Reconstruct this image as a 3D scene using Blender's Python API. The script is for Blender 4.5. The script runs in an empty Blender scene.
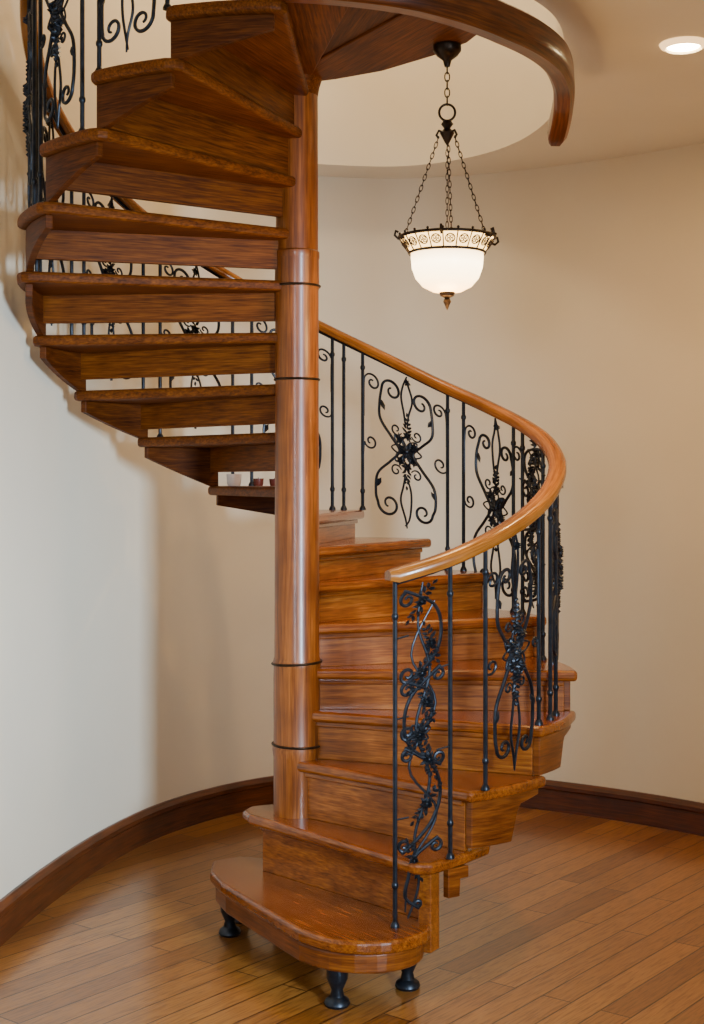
import bpy, math, random
from mathutils import Vector, Matrix
random.seed(4)
C=bpy.context.scene.collection
rad=math.radians
# ------------------------------------------------------------ materials
def newmat(n):
    m=bpy.data.materials.new(n); m.use_nodes=True
    nt=m.node_tree; b=nt.nodes['Principled BSDF']; return m,nt,b
def ramp(nt,stops):
    r=nt.nodes.new('ShaderNodeValToRGB'); e=r.color_ramp.elements
    while len(e)<len(stops): e.new(0.5)
    for i,(p,c) in enumerate(stops): e[i].position=p; e[i].color=(*c,1)
    return r
def wood(name,dark,mid,light,sc=(3.2,75,75),rough=0.3,coat=0.25,uv=False,spec=.35):
    m,nt,b=newmat(name); L=nt.links
    tc=nt.nodes.new('ShaderNodeTexCoord'); mp=nt.nodes.new('ShaderNodeMapping')
    src=tc.outputs['UV'] if uv else tc.outputs['Object']
    mp.inputs['Scale'].default_value=sc
    n=nt.nodes.new('ShaderNodeTexNoise'); n.inputs['Scale'].default_value=1; n.inputs['Detail'].default_value=5; n.inputs['Distortion'].default_value=0.1
    L.new(src,mp.inputs['Vector']); L.new(mp.outputs['Vector'],n.inputs['Vector'])
    mpf=nt.nodes.new('ShaderNodeMapping'); mpf.inputs['Scale'].default_value=tuple(s*2.8 for s in sc)
    nf=nt.nodes.new('ShaderNodeTexNoise'); nf.inputs['Scale'].default_value=1; nf.inputs['Detail'].default_value=3
    L.new(src,mpf.inputs['Vector']); L.new(mpf.outputs['Vector'],nf.inputs['Vector'])
    mm=nt.nodes.new('ShaderNodeMix'); mm.data_type='FLOAT'; mm.inputs['Factor'].default_value=0.55
    L.new(n.outputs['Fac'],mm.inputs['A']); L.new(nf.outputs['Fac'],mm.inputs['B'])
    r=ramp(nt,[(0.35,dark),(0.5,mid),(0.65,light)]); L.new(mm.outputs['Result'],r.inputs['Fac'])
    # broad aged staining
    n3=nt.nodes.new('ShaderNodeTexNoise'); n3.inputs['Scale'].default_value=5.5; n3.inputs['Detail'].default_value=3; L.new(tc.outputs['Object'],n3.inputs['Vector'])
    r3=ramp(nt,[(0.38,(0.70,0.64,0.58)),(0.62,(1.08,1.08,1.08))]); L.new(n3.outputs['Fac'],r3.inputs['Fac'])
    mx=nt.nodes.new('ShaderNodeMix'); mx.data_type='RGBA'; mx.blend_type='MULTIPLY'; mx.inputs['Factor'].default_value=.8
    L.new(r.outputs['Color'],mx.inputs['A']); L.new(r3.outputs['Color'],mx.inputs['B'])
    L.new(mx.outputs['Result'],b.inputs['Base Color'])
    b.inputs['Roughness'].default_value=rough; b.inputs['Coat Weight'].default_value=coat; b.inputs['Coat Roughness'].default_value=0.16
    b.inputs['Specular IOR Level'].default_value=spec
    bp=nt.nodes.new('ShaderNodeBump'); bp.inputs['Strength'].default_value=0.12; bp.inputs['Distance'].default_value=0.003
    L.new(mm.outputs['Result'],bp.inputs['Height']); L.new(bp.outputs['Normal'],b.inputs['Normal'])
    return m
W_TREAD=wood('oak_tread',(0.095,0.019,0.002),(0.20,0.048,0.005),(0.31,0.088,0.011),rough=.22,coat=.45)
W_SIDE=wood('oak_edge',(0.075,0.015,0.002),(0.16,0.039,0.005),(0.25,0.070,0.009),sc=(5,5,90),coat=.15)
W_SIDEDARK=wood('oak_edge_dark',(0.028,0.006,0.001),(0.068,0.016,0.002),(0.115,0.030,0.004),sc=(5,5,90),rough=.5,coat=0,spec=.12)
W_BAND=wood('oak_band',(0.05,0.011,0.0014),(0.125,0.029,0.0035),(0.21,0.057,0.007),sc=(3,70,1),uv=True)
W_RISER=wood('oak_riser',(0.12,0.027,0.0035),(0.235,0.062,0.008),(0.35,0.110,0.017),coat=.15)
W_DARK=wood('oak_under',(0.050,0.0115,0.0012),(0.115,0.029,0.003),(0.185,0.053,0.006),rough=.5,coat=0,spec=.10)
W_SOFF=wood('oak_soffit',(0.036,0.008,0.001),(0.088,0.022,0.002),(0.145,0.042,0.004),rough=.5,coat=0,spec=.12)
W_POLE=wood('oak_pole',(0.095,0.021,0.0025),(0.19,0.049,0.0055),(0.295,0.085,0.012),sc=(60,60,2.4),rough=0.36,coat=.12)
W_RAIL=wood('oak_handrail',(0.17,0.048,0.005),(0.29,0.092,0.011),(0.39,0.140,0.020),sc=(3,60,1),rough=0.26,uv=True)
W_BASE=wood('oak_baseboard',(0.035,0.0068,0.0015),(0.085,0.018,0.003),(0.135,0.032,0.005),sc=(3,3,80),rough=0.35)
def paint(name,c,rough=0.7):
    m,nt,b=newmat(name); L=nt.links
    n=nt.nodes.new('ShaderNodeTexNoise'); n.inputs['Scale'].default_value=2.0; n.inputs['Detail'].default_value=4
    tc=nt.nodes.new('ShaderNodeTexCoord'); L.new(tc.outputs['Object'],n.inputs['Vector'])
    r=ramp(nt,[(0.3,tuple(x*0.95 for x in c)),(0.7,c)]); L.new(n.outputs['Fac'],r.inputs['Fac']); L.new(r.outputs['Color'],b.inputs['Base Color'])
    n2=nt.nodes.new('ShaderNodeTexNoise'); n2.inputs['Scale'].default_value=180; L.new(tc.outputs['Object'],n2.inputs['Vector'])
    bp=nt.nodes.new('ShaderNodeBump'); bp.inputs['Strength'].default_value=0.06; bp.inputs['Distance'].default_value=0.003
    L.new(n2.outputs['Fac'],bp.inputs['Height']); L.new(bp.outputs['Normal'],b.inputs['Normal'])
    b.inputs['Roughness'].default_value=rough
    return m
WALL=paint('cream_wall_paint',(0.79,0.70,0.545)); CEIL=paint('cream_ceiling_paint',(0.84,0.78,0.68))
def floor_mat():
    m,nt,b=newmat('oak_plank_floor'); L=nt.links
    tc=nt.nodes.new('ShaderNodeTexCoord'); mp=nt.nodes.new('ShaderNodeMapping'); mp.inputs['Rotation'].default_value=(0,0,rad(-52))
    L.new(tc.outputs['Object'],mp.inputs['Vector'])
    br=nt.nodes.new('ShaderNodeTexBrick'); br.inputs['Scale'].default_value=1
    br.inputs['Brick Width'].default_value=1.15; br.inputs['Row Height'].default_value=0.100; br.inputs['Mortar Size'].default_value=0.0030
    br.inputs['Mortar Smooth'].default_value=0.2; br.offset=0.37
    br.inputs['Color1'].default_value=(0.20,0.070,0.011,1); br.inputs['Color2'].default_value=(0.36,0.150,0.030,1); br.inputs['Mortar'].default_value=(0.05,0.014,0.003,1)
    L.new(mp.outputs['Vector'],br.inputs['Vector'])
    mp2=nt.nodes.new('ShaderNodeMapping'); mp2.inputs['Scale'].default_value=(9,120,1); L.new(mp.outputs['Vector'],mp2.inputs['Vector'])
    n=nt.nodes.new('ShaderNodeTexNoise'); n.inputs['Scale'].default_value=1; n.inputs['Detail'].default_value=5; n.inputs['Distortion'].default_value=0.9; L.new(mp2.outputs['Vector'],n.inputs['Vector'])
    r=ramp(nt,[(0.37,(0.64,0.57,0.5)),(0.5,(0.95,0.93,0.9)),(0.66,(1.12,1.12,1.12))]); L.new(n.outputs['Fac'],r.inputs['Fac'])
    mx=nt.nodes.new('ShaderNodeMix'); mx.data_type='RGBA'; mx.blend_type='MULTIPLY'; mx.inputs['Factor'].default_value=1
    L.new(br.outputs['Color'],mx.inputs['A']); L.new(r.outputs['Color'],mx.inputs['B']); L.new(mx.outputs['Result'],b.inputs['Base Color'])
    b.inputs['Roughness'].default_value=0.28; b.inputs['Coat Weight'].default_value=0.3; b.inputs['Coat Roughness'].default_value=0.12
    bp=nt.nodes.new('ShaderNodeBump'); bp.inputs['Strength'].default_value=0.4; bp.inputs['Distance'].default_value=0.002; bp.invert=True
    L.new(br.outputs['Fac'],bp.inputs['Height']); L.new(bp.outputs['Normal'],b.inputs['Normal'])
    return m
FLOOR=floor_mat()
def simple(name,c,rough=0.5,metal=0,noise=0.15,emit=None,es=0):
    m,nt,b=newmat(name); L=nt.links
    tc=nt.nodes.new('ShaderNodeTexCoord'); n=nt.nodes.new('ShaderNodeTexNoise'); n.inputs['Scale'].default_value=40; L.new(tc.outputs['Object'],n.inputs['Vector'])
    r=ramp(nt,[(0.3,tuple(x*(1-noise) for x in c)),(0.7,tuple(min(1,x*(1+noise)) for x in c))]); L.new(n.outputs['Fac'],r.inputs['Fac']); L.new(r.outputs['Color'],b.inputs['Base Color'])
    b.inputs['Roughness'].default_value=rough; b.inputs['Metallic'].default_value=metal
    if emit: b.inputs['Emission Color'].default_value=(*emit,1); b.inputs['Emission Strength'].default_value=es
    return m
IRON=simple('black_wrought_iron',(0.018,0.021,0.028),0.38,0.7,0.4)
BRONZE=simple('aged_bronze',(0.030,0.016,0.008),0.4,0.8,0.4)
AMBER=simple('amber_glass_band',(0.75,0.42,0.15),0.4,0,0.1,(1.0,0.60,0.20),6)
LENS=simple('downlight_lens',(0.9,0.9,0.85),0.4,0,0.02,(1.0,0.80,0.48),16)
WHITE=simple('white_trim_painted_glow',(0.8,0.74,0.64),0.4,0,0.03,(1.0,.60,.25),2.2)  # plain white metal ring; its warm glow is put in as emission
REDCUP=simple('dark_red_glass',(0.10,0.02,0.012),0.25,0,0.2)
WAX=simple('pale_wax',(0.55,0.45,0.40),0.5,0,0.05)
GLASS,nt,b=newmat('frosted_glass_bowl')
tc=nt.nodes.new('ShaderNodeTexCoord'); sx=nt.nodes.new('ShaderNodeSeparateXYZ'); nt.links.new(tc.outputs['Object'],sx.inputs[0])
mr=nt.nodes.new('ShaderNodeMapRange'); mr.inputs['From Min'].default_value=.05; mr.inputs['From Max'].default_value=.19; nt.links.new(sx.outputs['Z'],mr.inputs['Value'])
rp=ramp(nt,[(0,(.30,0.14,0.04)),(.30,(.85,.58,.27)),(.65,(1,.76,.42)),(1,(.50,.27,.09))]); nt.links.new(mr.outputs['Result'],rp.inputs['Fac'])
nt.links.new(rp.outputs['Color'],b.inputs['Emission Color']); b.inputs['Emission Strength'].default_value=10
b.inputs['Base Color'].default_value=(.9,.75,.5,1); b.inputs['Roughness'].default_value=.35
# ------------------------------------------------------------ mesh helpers
class MB:
    def __init__(s): s.v=[]; s.f=[]
    def add(s,vs,fs):
        o=len(s.v); s.v+= [tuple(v) for v in vs]; s.f+=[tuple(i+o for i in f) for f in fs]
    def prism(s,poly,z0,z1):
        n=len(poly); vs=[(x,y,z0) for x,y in poly]+[(x,y,z1) for x,y in poly]
        fs=[tuple(reversed(range(n))),tuple(range(n,2*n))]+[(i,(i+1)%n,n+(i+1)%n,n+i) for i in range(n)]
        s.add(vs,fs)
    def tube(s,pts,r,seg=8,closed=False,taper=None):
        pts=[Vector(p) for p in pts]; n=len(pts)
        if n<2: return
        rings=[]; prev=None
        for i,p in enumerate(pts):
            if closed: t=pts[(i+1)%n]-pts[i-1]
            else: t=pts[min(i+1,n-1)]-pts[max(i-1,0)]
            if t.length<1e-9: t=Vector((0,0,1))
            t.normalize()
            if prev is None:
                a=Vector((0,0,1)) if abs(t.z)<0.9 else Vector((1,0,0)); nrm=t.cross(a).normalized()
            else:
                nrm=prev-t*prev.dot(t)
                nrm = nrm.normalized() if nrm.length>1e-6 else prev
            prev=nrm; bn=t.cross(nrm)
            rr=r*(taper(i/(n-1)) if taper else 1)
            rings.append([p+(nrm*math.cos(2*math.pi*k/seg)+bn*math.sin(2*math.pi*k/seg))*rr for k in range(seg)])
        vs=[v for R in rings for v in R]; fs=[]
        for i in range(n if closed else n-1):
            j=(i+1)%n
            for k in range(seg):
                k2=(k+1)%seg; fs.append((i*seg+k,i*seg+k2,j*seg+k2,j*seg+k))
        if not closed: fs.append(tuple(reversed(range(seg)))); fs.append(tuple((n-1)*seg+k for k in range(seg)))
        s.add(vs,fs)
    def lathe(s,prof,seg=32,c=(0,0,0)):
        n=len(prof); vs=[]; fs=[]
        for r,z in prof:
            for k in range(seg):
                a=2*math.pi*k/seg; vs.append((c[0]+r*math.cos(a),c[1]+r*math.sin(a),c[2]+z))
        for i in range(n-1):
            for k in range(seg):
                k2=(k+1)%seg; fs.append((i*seg+k,i*seg+k2,(i+1)*seg+k2,(i+1)*seg+k))
        if prof[0][0]>1e-4: fs.append(tuple(reversed(range(seg))))
        if prof[-1][0]>1e-4: fs.append(tuple((n-1)*seg+k for k in range(seg)))
        s.add(vs,fs)
    def sphere(s,c,r,seg=10):
        s.lathe([(max(1e-5,r*math.sin(math.pi*i/6)),-r*math.cos(math.pi*i/6)) for i in range(7)],seg,c)
    def obj(s,name,mat,parent=None,smooth=True,label=None,loc=(0,0,0),rz=0,bevel=0,kind=None,uvk=None):
        me=bpy.data.meshes.new(name); me.from_pydata(s.v,[],s.f); me.update()
        if uvk:
            k,du,dv=uvk; uv=me.uv_layers.new(name='grain')
            for p in me.polygons:
                ids=[me.loops[l].vertex_index for l in p.loop_indices]; js=[i%k for i in ids]
                wrap=(0 in js and k-1 in js and k>2)
                for l,i in zip(p.loop_indices,ids):
                    j=i%k
                    if wrap and j==0: j=k
                    uv.data[l].uv=((i//k)*du,j*dv)
        import bmesh
        bm=bmesh.new(); bm.from_mesh(me); bmesh.ops.recalc_face_normals(bm,faces=bm.faces)
        for f in bm.faces: f.smooth=smooth
        bm.to_mesh(me); bm.free()
        o=bpy.data.objects.new(name,me); C.objects.link(o); me.materials.append(mat)
        o.location=loc; o.rotation_euler=(0,0,rz)
        if smooth:
            try: me.set_sharp_from_angle(angle=rad(40))
            except Exception: pass
        if bevel:
            b=o.modifiers.new('Bevel','BEVEL'); b.width=bevel; b.segments=3; b.limit_method='ANGLE'; b.angle_limit=rad(40)
        if parent: o.parent=parent
        if label: o['label']=label
        if kind: o['kind']=kind
        return o
def empty(name,label,cat,loc=(0,0,0)):
    e=bpy.data.objects.new(name,None); e.location=loc; C.objects.link(e); e['label']=label; e['category']=cat; e.empty_display_size=0.1
    return e
def cr(P,n=10,closed=False):
    P=[Vector(p) for p in P]; out=[]; N=len(P)
    rng=range(N) if closed else range(N-1)
    for i in rng:
        if closed: p0,p1,p2,p3=P[i-1],P[i],P[(i+1)%N],P[(i+2)%N]
        else: p0=P[max(i-1,0)];p1=P[i];p2=P[i+1];p3=P[min(i+2,N-1)]
        for k in range(n):
            t=k/n
            out.append(0.5*((2*p1)+(p2-p0)*t+(2*p0-5*p1+4*p2-p3)*t*t+(-p0+3*p1-3*p2+p3)*t**3))
    if not closed: out.append(P[-1])
    return out
def interp(tab,x,k):
    if x<=tab[0][0]: return tab[0][k]
    for a,b in zip(tab,tab[1:]):
        if x<=b[0]:
            t=(x-a[0])/(b[0]-a[0]); return a[k]+(b[k]-a[k])*t
    return tab[-1][k]
def pol(r,a): return (r*math.cos(rad(a)),r*math.sin(rad(a)))
# ------------------------------------------------------------ room
ZC=3.12; ZT=4.8
wp=[(-1.35,-6.2),(-1.3,-4),(-1.2,-2.5),(-1.1,-1.2),(-1.03,-.14),(-.86,.82),(-.6,1.49),(-.16,1.97),(.45,2.12),(1.09,1.89),(1.78,1.36),(2.3,.6),(2.55,-.4),(2.6,-2),(2.6,-4),(2.6,-6.2)]
N=12
wall=[(p.x,p.y) for p in cr([(x,y,0) for x,y in wp],N)]
iA=3*N; iB=6*N
def strip(name,curve,z0,z1,mat,closed=False):
    m=MB(); n=len(curve); vs=[(x,y,z0) for x,y in curve]+[(x,y,z1) for x,y in curve]
    fs=[(i,(i+1)%n,n+(i+1)%n,n+i) for i in range(n if closed else n-1)]
    m.add(vs,fs); return m.obj(name,mat,kind='structure',smooth=True)
strip('wall_main',wall,0,ZC,WALL)
def flat(name,poly,z,mat,up=True):
    import bmesh
    bm=bmesh.new(); vs=[bm.verts.new((x,y,z)) for x,y in poly]; f=bm.faces.new(vs)
    bmesh.ops.triangulate(bm,faces=[f]); bmesh.ops.recalc_face_normals(bm,faces=bm.faces)
    me=bpy.data.meshes.new(name); bm.to_mesh(me); bm.free(); me.materials.append(mat)
    o=bpy.data.objects.new(name,me); C.objects.link(o); o['kind']='structure'; return o
flat('floor',wall,0,FLOOR)
op=[wall[iA],(-.75,-1.3),(-.2,-1.18),(.27,-1.03),(.5,-.87),pol(.94,-42),pol(.935,-25),pol(.935,-8),pol(.95,8),(.99,.45),(1.03,.85),(.95,1.31),(.75,1.65),(.43,1.84),(.02,1.79),(-.35,1.66),wall[iB]]
opc=[(p.x,p.y) for p in cr([(x,y,0) for x,y in op],10)]
flat('ceiling',wall[iB:]+wall[:iA]+opc[:-1],ZC,CEIL)
loop=opc+list(reversed(wall[iA:iB]))
loop=loop[:-1]
strip('wall_stairwell',loop,ZC,ZT,WALL,True)
flat('ceiling_stairwell',loop,ZT,CEIL)
bb=MB(); prof=[(0.0,0),(0.022,0),(0.022,.10),(0.030,.108),(0.030,.125),(0.012,.145),(0,.145)]
vs=[];n=len(wall);k=len(prof)
for i,(x,y) in enumerate(wall):
    a=Vector(wall[max(i-1,0)]);b=Vector(wall[min(i+1,n-1)]); t=(b-a).normalized(); nx,ny=t.y,-t.x
    for u,z in prof: vs.append((x+nx*u,y+ny*u,z))
fs=[(i*k+j,i*k+j+1,(i+1)*k+j+1,(i+1)*k+j) for i in range(n-1) for j in range(k-1)]
bb.add(vs,fs); bb.obj('baseboard_curved',W_BASE,kind='structure')
# ------------------------------------------------------------ staircase
stair=empty('spiral_staircase','polished oak spiral staircase with black wrought-iron scroll railing','staircase')
S=[(2,-54.5,.42,.787),(3,-45,.62,.80),(4,-24,.79,.90),(5,-5,.935,.985),(6,17,1.09,.97),(7,38,1.235,.965),(8,57,1.36,.965),(9,75,1.475,.965),
 (10,93,1.575,.965),(11,112,1.77,.965),(12,132,1.94,.965),(13,153,2.12,.965),(14,173,2.30,.965),(15,194,2.48,.965),(16,213,2.66,.965),(17,231,2.83,.965),(18,248,2.98,.965),(19,267,3.07,.965)]
TH=0.038
def step_at(a):
    z=.22
    for n_,ph,zz,R in S:
        if a>=ph-0.5: z=zz
    return z
def loc2(pts,a):
    c,s=math.cos(rad(-a)),math.sin(rad(-a)); return [(x*c-y*s,x*s+y*c) for x,y in pts]
for i,(n_,ph,z,R) in enumerate(S[:-1]):
    nx=S[i+1]; R2=nx[3]; pr=nx[1]+3.5; zp=S[i-1][2] if i else .22
    if n_==2:
        poly=[(-.10,.15),(-.17,.12),(-.195,.05),(-.17,-.02),(.38,-.655),(.44,-.66),(.47,-.63),(.56,-.53),(.64,-.42),(.66,-.3),(.1,.12)]
        T=Vector((-.165,-.01)); K=Vector((.45,-.65))
    else:
        off=.06 if n_==3 else .035
        T=Vector(pol(off,ph-85)); K=Vector(pol(R,ph))
        if n_>=10:
            # rounded outer corners
            arc=[pol(R-.030,ph),pol(R-.010,ph+.8)]+[pol(R,ph+2.2+(pr-ph-5)*t/8) for t in range(9)]+[pol(R-.012,pr-1.0),pol(R-.035,pr)]
        else:
            arc=[pol(R+(R2-R)*min(1,t/8),ph+(pr-ph)*t/8) for t in range(9)]
        poly=[tuple(T)]+arc+[pol(.05,pr+60)]
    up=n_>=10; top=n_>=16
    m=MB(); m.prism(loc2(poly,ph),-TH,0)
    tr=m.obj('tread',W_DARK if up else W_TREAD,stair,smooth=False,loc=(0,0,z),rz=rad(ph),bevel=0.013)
    d=(K-T).normalized(); nn=Vector((-d.y,d.x)); L=(K-T).length
    o=0.032; a=T+nn*o+d*0.03; b=T+d*(L-.045)+nn*o
    q=[tuple(a),tuple(b),tuple(b+nn*.022),tuple(a+nn*.022)]
    m=MB(); zb=(zp-z) if (n_<=10 or n_>=17) else -TH-.100
    m.prism(loc2(q,ph),zb,-TH)
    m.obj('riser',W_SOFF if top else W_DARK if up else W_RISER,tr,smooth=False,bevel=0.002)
    m=MB(); q=[tuple(a-nn*.012),tuple(b-nn*.012),tuple(b),tuple(a)]
    m.prism(loc2(q,ph),-TH-.018,-TH)
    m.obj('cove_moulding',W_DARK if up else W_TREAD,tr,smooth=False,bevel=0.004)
    m=MB(); vs=[]; ns=20; a0=ph+ (1.0 if up else 2.5 if n_>2 else 5); a1=(nx[1]+1.2) if up else pr-2
    for t in range(ns+1):
        u=t/ns; an=a0+(a1-a0)*u; rr=R+(R2-R)*u-(.028 if up else .022)
        if up:
            fr=(z-zp-TH)
            if n_==10: fr=.08
            dp=TH+.042+(fr-.028)*(1-u)**1.0
        else:
            d0=min(z-zp,.19)
            e_=.075
            dp=d0 if u<.55 else (d0-(d0-e_)*((u-.55)/.12) if u<.67 else e_-.018*(u-.67)/.33)
            if n_==2: dp=.13 if u<.6 else .075
        for r_,z_ in ((rr,-TH),(rr,-dp),(rr-.024,-dp),(rr-.024,-TH)):
            x,y=loc2([pol(r_,an)],ph)[0]; vs.append((x,y,z_))
    fs=[(t*4+j,t*4+(j+1)%4,t*4+4+(j+1)%4,t*4+4+j) for t in range(ns) for j in range(4)]+[(0,1,2,3),(ns*4+3,ns*4+2,ns*4+1,ns*4)]
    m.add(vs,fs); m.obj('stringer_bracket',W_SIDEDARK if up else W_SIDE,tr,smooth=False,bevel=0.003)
p1=[(-.25,.19),(-.31,.12),(-.315,.0),(-.25,-.17),(-.02,-.60),(.06,-.70),(.15,-.77),(.25,-.785),(.34,-.76),(.41,-.70),(.44,-.61),(.42,-.50),(-.06,.14)]
p1=[(-.22,.19),(-.31,.13),(-.305,-.02),(-.255,-.16),(-.02,-.58)]+[(v.x,v.y) for v in cr([(x,y,0) for x,y in ((.03,-.665),(.13,-.755),(.25,-.785),(.34,-.76),(.41,-.70),(.44,-.61),(.42,-.50))],3)]+[(-.06,.14)]
m=MB(); m.prism(loc2(p1,-52),-.042,0)
t1=m.obj('bottom_tread',W_TREAD,stair,smooth=False,loc=(0,0,.22),rz=rad(-52),bevel=0.012)
cx,cy=.06,-.30
p1b=[(cx+(x-cx)*.945,cy+(y-cy)*.955) for x,y in p1]
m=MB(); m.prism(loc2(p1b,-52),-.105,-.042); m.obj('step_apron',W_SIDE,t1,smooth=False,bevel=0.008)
for x,y in ((-.235,-.03),(.15,-.70),(.37,-.55),(-.2,.12)):
    xx,yy=loc2([(x,y)],-52)[0]
    m=MB(); m.lathe([(.001,0),(.036,0),(.040,.008),(.036,.02),(.022,.03),(.018,.05),(.026,.068),(.033,.085),(.033,.118),(.001,.118)],24)
    m.obj('foot',IRON,t1,loc=(xx,yy,-.22))
m=MB(); m.prism([(.40,-.60),(.44,-.62),(.47,-.57),(.43,-.55)],.13,.385); m.obj('support_post',W_RISER,stair,smooth=False,bevel=0.004)
m=MB(); pr=[(.001,0),(.083,0),(.083,.62),(.087,.65),(.083,.67),(.083,.94),(.086,.955),(.080,.975),(.077,1.9),(.077,2.27),(.079,2.28),(.078,2.38),(.080,2.385),(.080,2.405),(.075,2.41),(.073,3.6),(.001,3.6)]
m.lathe(pr,48); pole=m.obj('center_pole',W_POLE,stair)
for z,r,tilt in ((2.285,.081,0),(1.955,.0785,0),(.955,.087,.05),(.665,.0865,-.03)):
    m=MB(); m.tube([(r*math.cos(a*math.pi/18),r*math.sin(a*math.pi/18),z+tilt*r*math.cos(a*math.pi/18)) for a in range(36)],.0045,8,True)
    m.obj('collar_ring',BRONZE,pole)
zL=3.07
edge=[(.615,-.56),(.57,-.42),(.48,-.29),(.30,-.10),(.14,.0),(.05,.04)]
m=MB(); a0,a1=267,283; poly=[pol(.05,a0-60)]+[pol(.965,a0+(a1-a0)*t/6) for t in range(7)]+[pol(.05,a1+60)]
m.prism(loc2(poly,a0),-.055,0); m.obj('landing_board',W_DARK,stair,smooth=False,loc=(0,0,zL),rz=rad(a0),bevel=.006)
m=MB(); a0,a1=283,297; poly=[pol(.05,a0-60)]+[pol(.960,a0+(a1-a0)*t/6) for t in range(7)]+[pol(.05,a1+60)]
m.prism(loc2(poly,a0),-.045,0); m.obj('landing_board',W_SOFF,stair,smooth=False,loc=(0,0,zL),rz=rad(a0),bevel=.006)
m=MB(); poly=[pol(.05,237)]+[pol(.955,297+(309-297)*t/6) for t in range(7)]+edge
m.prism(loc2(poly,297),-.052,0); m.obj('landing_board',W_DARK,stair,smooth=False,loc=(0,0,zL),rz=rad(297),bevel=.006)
m=MB(); m.lathe([(.073,2.95),(.08,2.99),(.09,3.02),(.073,3.02)],32); m.obj('pole_flare',W_DARK,pole)
tab=[(-125,3.00),(-66,2.97),(-45,2.945),(-22,2.935),(-12,2.915),(-4,2.875),(4,2.815),(6,2.805)]
m=MB(); vs=[]; A=[-90+ t*(96/56) for t in range(57)]
for a in A:
    zb=interp(tab,a,1); h=.112 if a<-10 else .112-.030*(a+10)/16; s_=1.1
    if a>4.5: s_=.8
    for r_,z_ in ((-.030,.01),(-.02,0),(.02,0),(.032,.015),(.035,h*.4),(.032,h*.9),(.02,h),(-.026,h),(-.032,h*.4)):
        x,y=pol(.934+r_*s_,a); vs.append((x,y,zb+z_))
n=len(A);k=9; fs=[(t*k+j,t*k+(j+1)%k,t*k+k+(j+1)%k,t*k+k+j) for t in range(n-1) for j in range(k)]+[tuple(range(k)),tuple(reversed(range((n-1)*k,n*k)))]
m.add(vs,fs); m.obj('landing_fascia',W_BAND,stair,uvk=(k,.033,.03))
RT=[(-63,.722,1.305),(-52,.77,1.345),(-43,.813,1.395),(-30,.85,1.465),(-20,.885,1.533),(-3,.92,1.65),(12,.923,1.747),(34,.925,1.866),(53.6,.925,1.987),(70.5,.925,2.12),(87,.925,2.25),(120,.925,2.53),(150,.925,2.80),(180,.925,3.08),(210,.925,3.38),(238,.925,3.66),(262,.925,3.86),(300,.925,3.95)]
rs=[Vector((interp(RT,a,1),interp(RT,a,2),0)) for a in range(-63,297)]
for _ in range(30):
    rs=[rs[0]]+[(rs[i-1]+rs[i]*2+rs[i+1])/4 for i in range(1,len(rs)-1)]+[rs[-1]]
def RR(a,k):
    x=min(max(a+63,0),len(rs)-1.001); i=int(x); return (rs[i]*(1-(x-i))+rs[i+1]*(x-i))[k]
m=MB(); vs=[]; AA=[-65+2*t for t in range(181)]
pf=[(-.026,-.020),(.026,-.020),(.031,-.008),(.031,.006),(.025,.017),(.011,.023),(-.011,.023),(-.025,.017),(-.031,.006),(-.031,-.008)]
for t,a in enumerate(AA):
    sc=.7 if t in(0,len(AA)-1) else 1
    r0,z0=RR(a,0),RR(a,1)
    for u,w in pf:
        x,y=pol(r0+u*sc,a); vs.append((x,y,z0+w*sc))
n=len(AA);k=len(pf)
fs=[(t*k+j,t*k+(j+1)%k,t*k+k+(j+1)%k,t*k+k+j) for t in range(n-1) for j in range(k)]+[tuple(range(k)),tuple(reversed(range((n-1)*k,n*k)))]
m.add(vs,fs); rail=m.obj('handrail',W_RAIL,stair,label='honey oak handrail over black ironwork',uvk=(k,.033,.02))
m=MB(); m.tube([(*pol(RR(a,0),a),RR(a,1)-.024) for a in range(-63,296,3)],.007,6); m.obj('iron_strip',IRON,rail)
bars=[-63,-50,-41,-22,-15,-9,6,13,24,28,46,51,75,80,83,104,109,129,134,154,159,179,184,204,209,227,232,248,268,290]
for a in bars:
    r=RR(a,0); x,y=pol(r,a); zb=step_at(a); zt=RR(a,1)-.02
    m=MB(); m.tube([(x,y,zb-.002),(x,y,zt)],.0072,8)
    m.lathe([(.001,0),(.014,0),(.014,.006),(.010,.014),(.0075,.018)],12,(x,y,zb))
    for f_ in (.12,.9): m.lathe([(.0075,-.010),(.0105,-.004),(.0105,.004),(.0075,.010)],12,(x,y,zb+(zt-zb)*f_))
    m.obj('baluster',IRON,rail)
def spir(cx,cy,r0,r1,a0,a1,n=26):
    return [(cx+(r0+(r1-r0)*t/n)*math.cos(rad(a0+(a1-a0)*t/n)),cy+(r0+(r1-r0)*t/n)*math.sin(rad(a0+(a1-a0)*t/n))) for t in range(n+1)]
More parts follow.
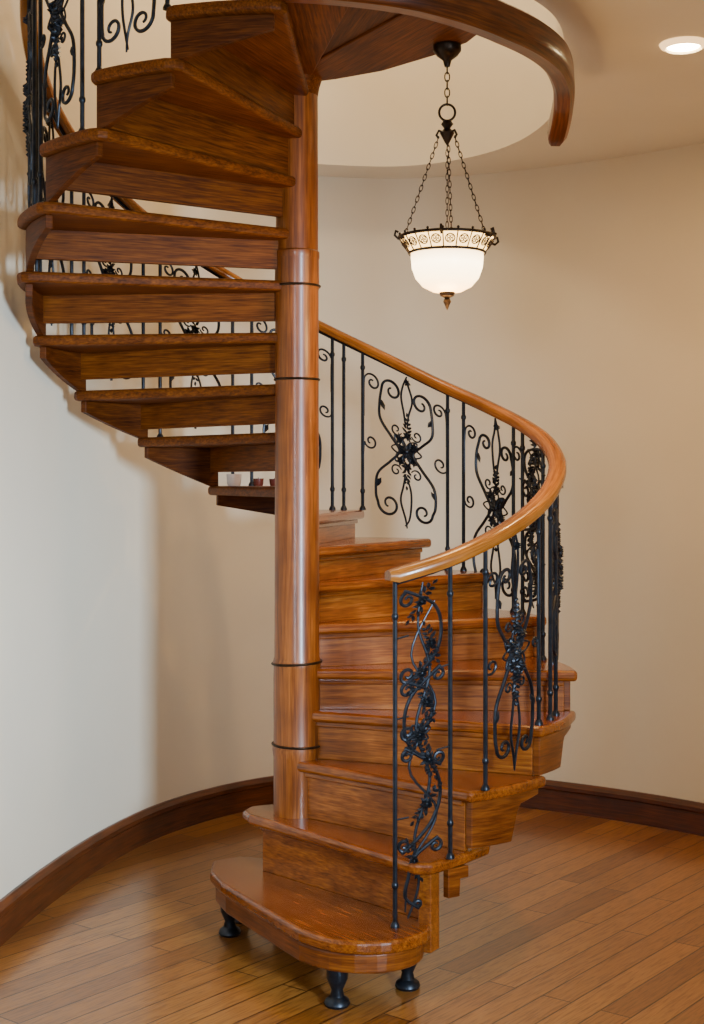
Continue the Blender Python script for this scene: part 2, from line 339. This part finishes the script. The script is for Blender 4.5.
def panel(a0,a1,rot=0):
    rnd=random.Random(int(a0*7+500))
    am=(a0+a1)/2; r=RR(am,0); w=rad(a1-a0)*r; zt=RR(am,1)-.03
    slope=(RR(a1,1)-RR(a0,1))/w; zb=max(step_at(a0),step_at(am))+.03
    narrow=w<.25; first=narrow and am<-40
    if first: zb=.25
    h=zt-zb
    m=MB()
    def P(u,v,o=0):
        a=am+math.degrees(u/r); rr=RR(a,0)+o; x,y=pol(rr,a); sl=slope*u*(.35+.65*v/h); return (x,y,zb+v+sl)
    def path(p,rd=.0052,sm=True,wig=0):
        q=[(u+rnd.uniform(-wig,wig),v+rnd.uniform(-wig,wig),0) for u,v in p]
        if sm: q=[tuple(c) for c in cr(q,6)]
        m.tube([P(c[0],c[1]) for c in q],rd,7,taper=lambda t:1-.35*abs(2*t-1)**3)
    def leaf(u,v,L,W,ang,lift=.008,o=0):
        d=(math.cos(rad(ang)),math.sin(rad(ang))); e=(-d[1],d[0])
        def q(s,t,oo): return P(u+d[0]*s*L+e[0]*t*W,v+d[1]*s*L+e[1]*t*W,oo+o)
        vs=[q(0,0,0),q(.35,.5,.003),q(.7,.35,.006),q(1,0,.002),q(.7,-.35,.006),q(.35,-.5,.003),q(.5,0,lift+.004),q(.5,0,-lift)]
        fs=[(0,1,6),(1,2,6),(2,3,6),(3,4,6),(4,5,6),(5,0,6),(1,0,7),(2,1,7),(3,2,7),(4,3,7),(5,4,7),(0,5,7)]
        m.add(vs,fs)
    def loopleaf(u,v,L,W,ang,rd=.0036):
        d=(math.cos(rad(ang)),math.sin(rad(ang))); e=(-d[1],d[0])
        pts=[(0,0),(.3,.42),(.65,.45),(1,0),(.65,-.45),(.3,-.42)]
        q=cr([(u+d[0]*s*L+e[0]*t*W,v+d[1]*s*L+e[1]*t*W,0) for s,t in pts],4,True)
        m.tube([P(c[0],c[1]) for c in q],rd,6,True)
    def flower(u,v,s,n=6,off=0):
        for k_ in range(n):
            j=rnd.uniform(-9,9); f=rnd.uniform(.8,1.15)
            leaf(u,v,s*.85*f,s*.42,off+j+k_*360/n); leaf(u,v,s*.55*f,s*.32,off+180/n+k_*360/n,.012,.006)
        m.sphere(P(u,v,.008),s*.2)
    def bigflower(u,v,s,n=8,off=0):
        for k_ in range(n):
            f=rnd.uniform(.85,1.15)
            loopleaf(u,v,s*f,s*.52,off+k_*360/n); leaf(u,v,s*.70,s*.24,off+180/n+k_*360/n)
        m.sphere(P(u,v,.004),s*.2)
    def leafspray(u,v,L,ang,n=4,sp=.016):
        d=(math.cos(rad(ang)),math.sin(rad(ang)))
        for k_ in range(n):
            for s_ in (1,-1): leaf(u+d[0]*sp*k_,v+d[1]*sp*k_,L*(1-.12*k_),L*.40,ang+s_*(48+rnd.uniform(-12,12)))
        leaf(u+d[0]*sp*n,v+d[1]*sp*n,L*.7,L*.35,ang)
    if narrow:
        hw=w*.42
        def cu(v): return (-w*.27*max(0,1-v/.26) if first else 0)
        def sc_(v): return (.55 if first and v<.2 else 1)
        def C2(sg,v0,v1,bul,rd=.0058):
            v0h,v1h=v0*h,v1*h; k0=sc_(v0); R0=hw*rnd.uniform(.26,.36)
            top=spir(cu(v1)+sg*hw*(.95-.30)*sc_(v1),v1h-R0,R0*sc_(v1),R0*.25,90,90-sg*430)
            bot=spir(cu(v0)+sg*hw*(.95-.30)*k0,v0h+R0,R0*k0,R0*.25,-90,-90+sg*430)
            mid=[(cu((v0+v1)/2)-sg*hw*bul*sc_((v0+v1)/2),(v0h+v1h)/2)]
            path(list(reversed(bot))+[(cu(v0)-sg*hw*bul*.6*k0,v0h+(v1h-v0h)*.22)]+mid+[(cu(v1)-sg*hw*bul*.6,v0h+(v1h-v0h)*.78)]+top,rd)
        for (v0,v1,sg,bul) in ((.02,.22,1,.5),(.20,.50,-1,.75),(.44,.72,1,.8),(.53,.70,-1,.4),(.70,.97,-1,.8)): C2(sg,v0,v1,bul)
        path([(cu(v)+u*hw*sc_(v),v*h) for u,v in ((0,0),(.4,.10),(-.3,.24),(.3,.40),(-.3,.56),(.3,.72),(-.2,.86),(0,.985))],.005)
        path([(cu(v)+u*hw*sc_(v),v*h) for u,v in ((-.3,.02),(-.5,.16),(.6,.30),(-.6,.45),(.55,.62),(-.5,.78),(.5,.92))],.0042)
        for j,(u,v,s_) in enumerate(((-.2,.17,.026),(.1,.33,.034),(.2,.46,.036),(-.2,.54,.036),(.1,.63,.034),(-.1,.72,.038),(.3,.80,.030),(-.1,.93,.028))):
            if j==3: bigflower(cu(v)+u*hw,v*h,s_,7,j*23)
            flower(cu(v)+u*hw,v*h,s_*.85,7,j*23)
            leafspray(cu(v)+u*hw,v*h+.012,.028,75+35*(-1)**j,3); leafspray(cu(v)+u*hw,v*h-.012,.028,-100+35*(-1)**j,3)
        for v in (.30,.60,.84): path([(-w*.49,v*h),(-hw*.6,v*h)],.0045,False)
        for v in (.48,.72): path([(w*.49,v*h),(hw*.6,v*h)],.0045,False)
    else:
        hw=w*.5; g=.006
        for sg in (1,-1):
            jt=rnd.uniform(-.02,.02)
            # one long loose C-scroll each side with spiral ends
            Rt=hw*rnd.uniform(.19,.25); Rb=hw*rnd.uniform(.22,.30)
            top=spir(hw*.30,(.86+jt)*h,Rt,Rt*.22,10,-400); top=list(reversed(top))
            bot=spir(hw*.32,(.13+jt)*h,Rb,Rb*.22,-10,400)
            path([(sg*x,y) for x,y in top+[(hw*.50,.78*h)] [:0]+[(hw*.60,.80*h),(hw*.66,.68*h),(hw*.50,.57*h),(hw*.30,.50*h),(hw*.46,.42*h),(hw*.68,.31*h),(hw*.66,.19*h)]+bot] if False else [(sg*x,y) for x,y in list(reversed(spir(hw*.34,(.84+jt)*h,Rt,Rt*.22,0,430)))+[(hw*.62,.76*h),(hw*.60,.66*h),(hw*.34,.57*h),(hw*.16,.50*h),(hw*.36,.42*h),(hw*.66,.32*h),(hw*.70,.20*h)]+spir(hw*.40,(.13+jt)*h,Rb,Rb*.22,0,-430)],.0060)
            # small heart loops at the stem
            path([(sg*u*hw,v*h) for u,v in ((0,.99),(.06,.93),(.12,.84),(.05,.74),(0,.66))],.0046,True,g)
            path([(sg*u*hw,v*h) for u,v in ((0,.36),(.10,.28),(.14,.18),(.04,.08),(0,.02))],.0046,True,g)
            R0=hw*rnd.uniform(.15,.22)
            path([(sg*hw*.97,.64*h),(sg*hw*.97,.80*h)]+[(sg*x,y) for x,y in spir(hw*.78,.86*h,R0,R0*.2,0,470)],.0048)
            R0=hw*rnd.uniform(.13,.2)
            path([(sg*hw*.98,.40*h)]+[(sg*x,y) for x,y in spir(hw*.82,.50*h,R0,R0*.25,-20,-440)],.0045)
            leaf(sg*hw*.50,.72*h,.050,.02,60 if sg>0 else 120); leaf(sg*hw*.58,.30*h,.050,.02,-60 if sg>0 else -120)
            path([(sg*x,y) for x,y in spir(hw*.24,.63*h,hw*.13,hw*.03,200,620)],.004)
            path([(sg*x,y) for x,y in spir(hw*.24,.37*h,hw*.13,hw*.03,160,-260)],.004)
            flower(sg*hw*.17,(.56+.01*sg)*h,.032,6,sg*20); flower(sg*hw*.15,(.45-.012*sg)*h,.030,6,sg*35)
        bigflower(0,.51*h,.068,8,rot); flower(0,.50*h,.042,7,10); flower(0,.61*h,.030,6,20); flower(0,.41*h,.032,6,0)
        leafspray(0,.63*h,.030,90,4); leafspray(0,.39*h,.030,-90,4)
        flower(0,.95*h,.020,6)
    m.obj('scroll_panel',IRON,rail)
for a0,a1 in ((-63,-50),(-41,-22),(-15,6),(24,46),(51,75),(83,104),(109,129),(134,154),(159,179),(184,204),(209,227),(230,248),(248,268)): panel(a0,a1)
panel(11.5,25.5)
# ------------------------------------------------------------ candle cups on a tread
for (x,y,h,mt,lb,nm) in ((-.285,.745,.060,WAX,'pale frosted candle cup standing on a stair tread','candle_cup'),(-.185,.735,.038,REDCUP,'small dark red glass candle cup on stair tread','candle_cup'),(-.12,.74,.036,REDCUP,'small dark red glass candle cup on stair tread','candle_cup')):
    e=empty(nm,lb,'candle',(x,y,1.576))
    rr_=.031 if mt is WAX else .022
    m=MB(); m.lathe([(.001,0),(rr_*.8,0),(rr_*.92,.01),(rr_,h*.8),(rr_*.9,h*.8),(rr_*.82,.012),(.001,.012)],24); m.obj('cup',mt,e)
    m=MB(); m.lathe([(.001,.012),(rr_*.78,.012),(rr_*.86,h*.6),(rr_*.82,h*.74),(.001,h*.74)],24); m.obj('candle',mt,e)
    m=MB(); m.tube([(0,0,h*.65),(0,0,h*.9)],.0015,6); m.obj('wick',IRON,e)
# ------------------------------------------------------------ pendant lamp
LX,LY=.505,-.40
lamp=empty('pendant_lamp','bronze chain-hung bowl pendant with frosted glass and amber filigree band','lamp',(LX,LY,2.154))
lamp.scale=(1.0,1.0,1.029)
zo=-2.14
def z(v): return v+zo
m=MB(); m.lathe([(.001,z(2.976)),(.046,z(2.976)),(.046,z(2.960)),(.034,z(2.945)),(.014,z(2.93)),(.009,z(2.91)),(.001,z(2.91))],32); m.obj('canopy',BRONZE,lamp)
def chain(m,a,b,L=.024,r=.0015,wd=.005):
    a=Vector(a);b=Vector(b);d=(b-a);n=max(2,int(round(d.length/(L*.80))));t=d.normalized()
    s=t.cross(Vector((0,1,0.1))).normalized(); q=t.cross(s)
    for i in range(n):
        c=a+d*((i+.5)/n); e=s if i%2 else q
        m.tube([c+t*(L*.5*math.cos(2*math.pi*k/14))+e*(wd*math.sin(2*math.pi*k/14)) for k in range(14)],r,6,True)
m=MB(); chain(m,(0,0,z(2.915)),(0,0,z(2.79)),.03,.0022,.008); m.obj('chain',BRONZE,lamp)
m=MB(); m.tube([(.026*math.cos(k*math.pi/12),0,z(2.765)+.026*math.sin(k*math.pi/12)) for k in range(24)],.004,8,True); m.obj('hanging_ring',BRONZE,lamp)
m=MB(); m.lathe([(.001,z(2.742)),(.012,z(2.74)),(.020,z(2.728)),(.010,z(2.715)),(.024,z(2.70)),(.016,z(2.685)),(.008,z(2.67)),(.001,z(2.66))],20)
for k in range(3):
    a=k*120+80; x,y=pol(1,a)
    m.tube([(x*t[0],y*t[0],z(t[1])) for t in ((.01,2.70),(.03,2.705),(.038,2.69),(.030,2.68))],.004,6)
m.obj('crown',BRONZE,lamp)
for k in range(3):
    a=k*120+80; x,y=pol(1,a); m=MB(); chain(m,(x*.03,y*.03,z(2.685)),(x*.148,y*.148,z(2.370))); m.obj('chain',BRONZE,lamp)
m=MB(); chain(m,(0,0,z(2.665)),(0,0,z(2.40)),.024,.0013,.0045); m.obj('chain',BRONZE,lamp)
m=MB(); m.lathe([(.151,z(2.366)),(.122,z(2.324)),(.118,z(2.326)),(.147,z(2.369))],48); band=m.obj('shade_band',AMBER,lamp,label='amber glass band behind bronze filigree')
m=MB()
def ring(m,r,zz,t): m.tube([(r*math.cos(k*math.pi/24),r*math.sin(k*math.pi/24),zz) for k in range(48)],t,8,True)
ring(m,.155,z(2.369),.0050); ring(m,.123,z(2.320),.0045)
for k in range(20):
    a=rad(k*18)
    e=Vector((math.cos(a),math.sin(a),0)); t=Vector((-math.sin(a),math.cos(a),0)); up=Vector((e.x*.58,e.y*.58,.81)).normalized()
    c=e*.142+Vector((0,0,z(2.345)))
    m.tube([c+t*(.015*math.cos(q*math.pi/6))+up*(.015*math.sin(q*math.pi/6)) for q in range(12)],.0020,6,True)
    for q4 in range(4):
        an=q4*math.pi/2+math.pi/4; cc=c+t*(.007*math.cos(an))+up*(.007*math.sin(an))
        m.tube([cc+t*(.0045*math.cos(q*math.pi/4))+up*(.0045*math.sin(q*math.pi/4)) for q in range(8)],.0014,5,True)
    c2=Vector((math.cos(a+rad(9)),math.sin(a+rad(9)),0))
    m.tube([c2*.124+Vector((0,0,z(2.320))),c2*.156+Vector((0,0,z(2.369)))],.0022,6)
    m.sphere(c2*.157+Vector((0,0,z(2.377))),.0045,8)
for k in range(6):
    a=k*60+20; x,y=pol(1,a)
    m.tube([(x*r_,y*r_,z(z_)) for r_,z_ in ((.150,2.362),(.172,2.356),(.184,2.366),(.180,2.380),(.172,2.376))],.004,6)
m.obj('filigree_rim',BRONZE,band)
m=MB(); m.lathe([(.117,z(2.330)),(.1185,z(2.305)),(.115,z(2.272)),(.103,z(2.240)),(.080,z(2.214)),(.048,z(2.198)),(.002,z(2.192))],48); m.obj('glass_bowl',GLASS,lamp)
m=MB(); m.lathe([(.001,z(2.197)),(.026,z(2.195)),(.022,z(2.184)),(.008,z(2.178)),(.013,z(2.166)),(.008,z(2.156)),(.004,z(2.146)),(.001,z(2.14))],20); m.obj('finial',BRONZE,lamp)
# ------------------------------------------------------------ recessed light
DX,DY=1.35,-.08
dl=empty('recessed_downlight','round white recessed downlight glowing in the ceiling','light',(DX,DY,ZC))
m=MB(); m.lathe([(.056,-.001),(.056,-.012),(.062,-.018),(.078,-.010),(.083,0)],40); m.obj('trim_ring',WHITE,dl)
m=MB(); m.lathe([(.0005,-.010),(.056,-.010)],40); m.obj('lens',LENS,dl)
# ------------------------------------------------------------ lights
def light(kind,name,loc,power,col,target=None,**kw):
    l=bpy.data.lights.new(name,kind); l.energy=power; l.color=col
    for k_,v in kw.items(): setattr(l,k_,v)
    o=bpy.data.objects.new(name,l); C.objects.link(o); o.location=loc
    if target: o.rotation_euler=(Vector(target)-Vector(loc)).to_track_quat('-Z','Y').to_euler()
    return o
light('AREA','window_daylight',(2.0,-4.3,1.6),64,(.62,.81,1.0),(-1.2,.2,1.0),shape='RECTANGLE',size=.45,size_y=.8,spread=rad(62))
light('AREA','cool_fill_left',(-.75,-5.4,1.9),9,(.72,.86,1.0),(-.75,1.5,1.3),shape='RECTANGLE',size=.5,size_y=1.0,spread=rad(50))  # added cool fill to lift the left wall by the pole, not a window
light('SPOT','downlight_beam',(DX,DY,ZC-.03),92,(1,.58,.20),(DX+.35,DY+1.0,0.3),spot_size=rad(150),spot_blend=.9,shadow_soft_size=.05)
light('SPOT','downlight_beam_2',(.9,-2.2,ZC-.02),38,(1,.74,.44),(.45,-.6,0),spot_size=rad(80),spot_blend=.8,shadow_soft_size=.06)
light('SPOT','downlight_beam_3',(2.0,-1.4,ZC-.02),22,(1,.62,.25),(2.0,-1.0,0),spot_size=rad(130),spot_blend=.8,shadow_soft_size=.06)
light('POINT','stairwell_lamp',(.1,.7,4.3),40,(1,.80,.54),shadow_soft_size=.15)
light('POINT','pendant_bulb',(LX,LY,2.08),15,(1,.58,.22),shadow_soft_size=.08)
w=bpy.data.worlds.new('World'); bpy.context.scene.world=w; w.use_nodes=True
w.node_tree.nodes['Background'].inputs[0].default_value=(.74,.86,1.0,1); w.node_tree.nodes['Background'].inputs[1].default_value=.20
# ------------------------------------------------------------ camera
cam=bpy.data.cameras.new('camera'); co=bpy.data.objects.new('camera',cam); C.objects.link(co)
co.location=(.195,-5,1.6); co.rotation_euler=(rad(90),0,0)
cam.sensor_fit='VERTICAL'; cam.sensor_height=36; cam.lens=1412/1024*36; cam.shift_y=-(512-480)/1024
cam.clip_start=.05
bpy.context.scene.camera=co
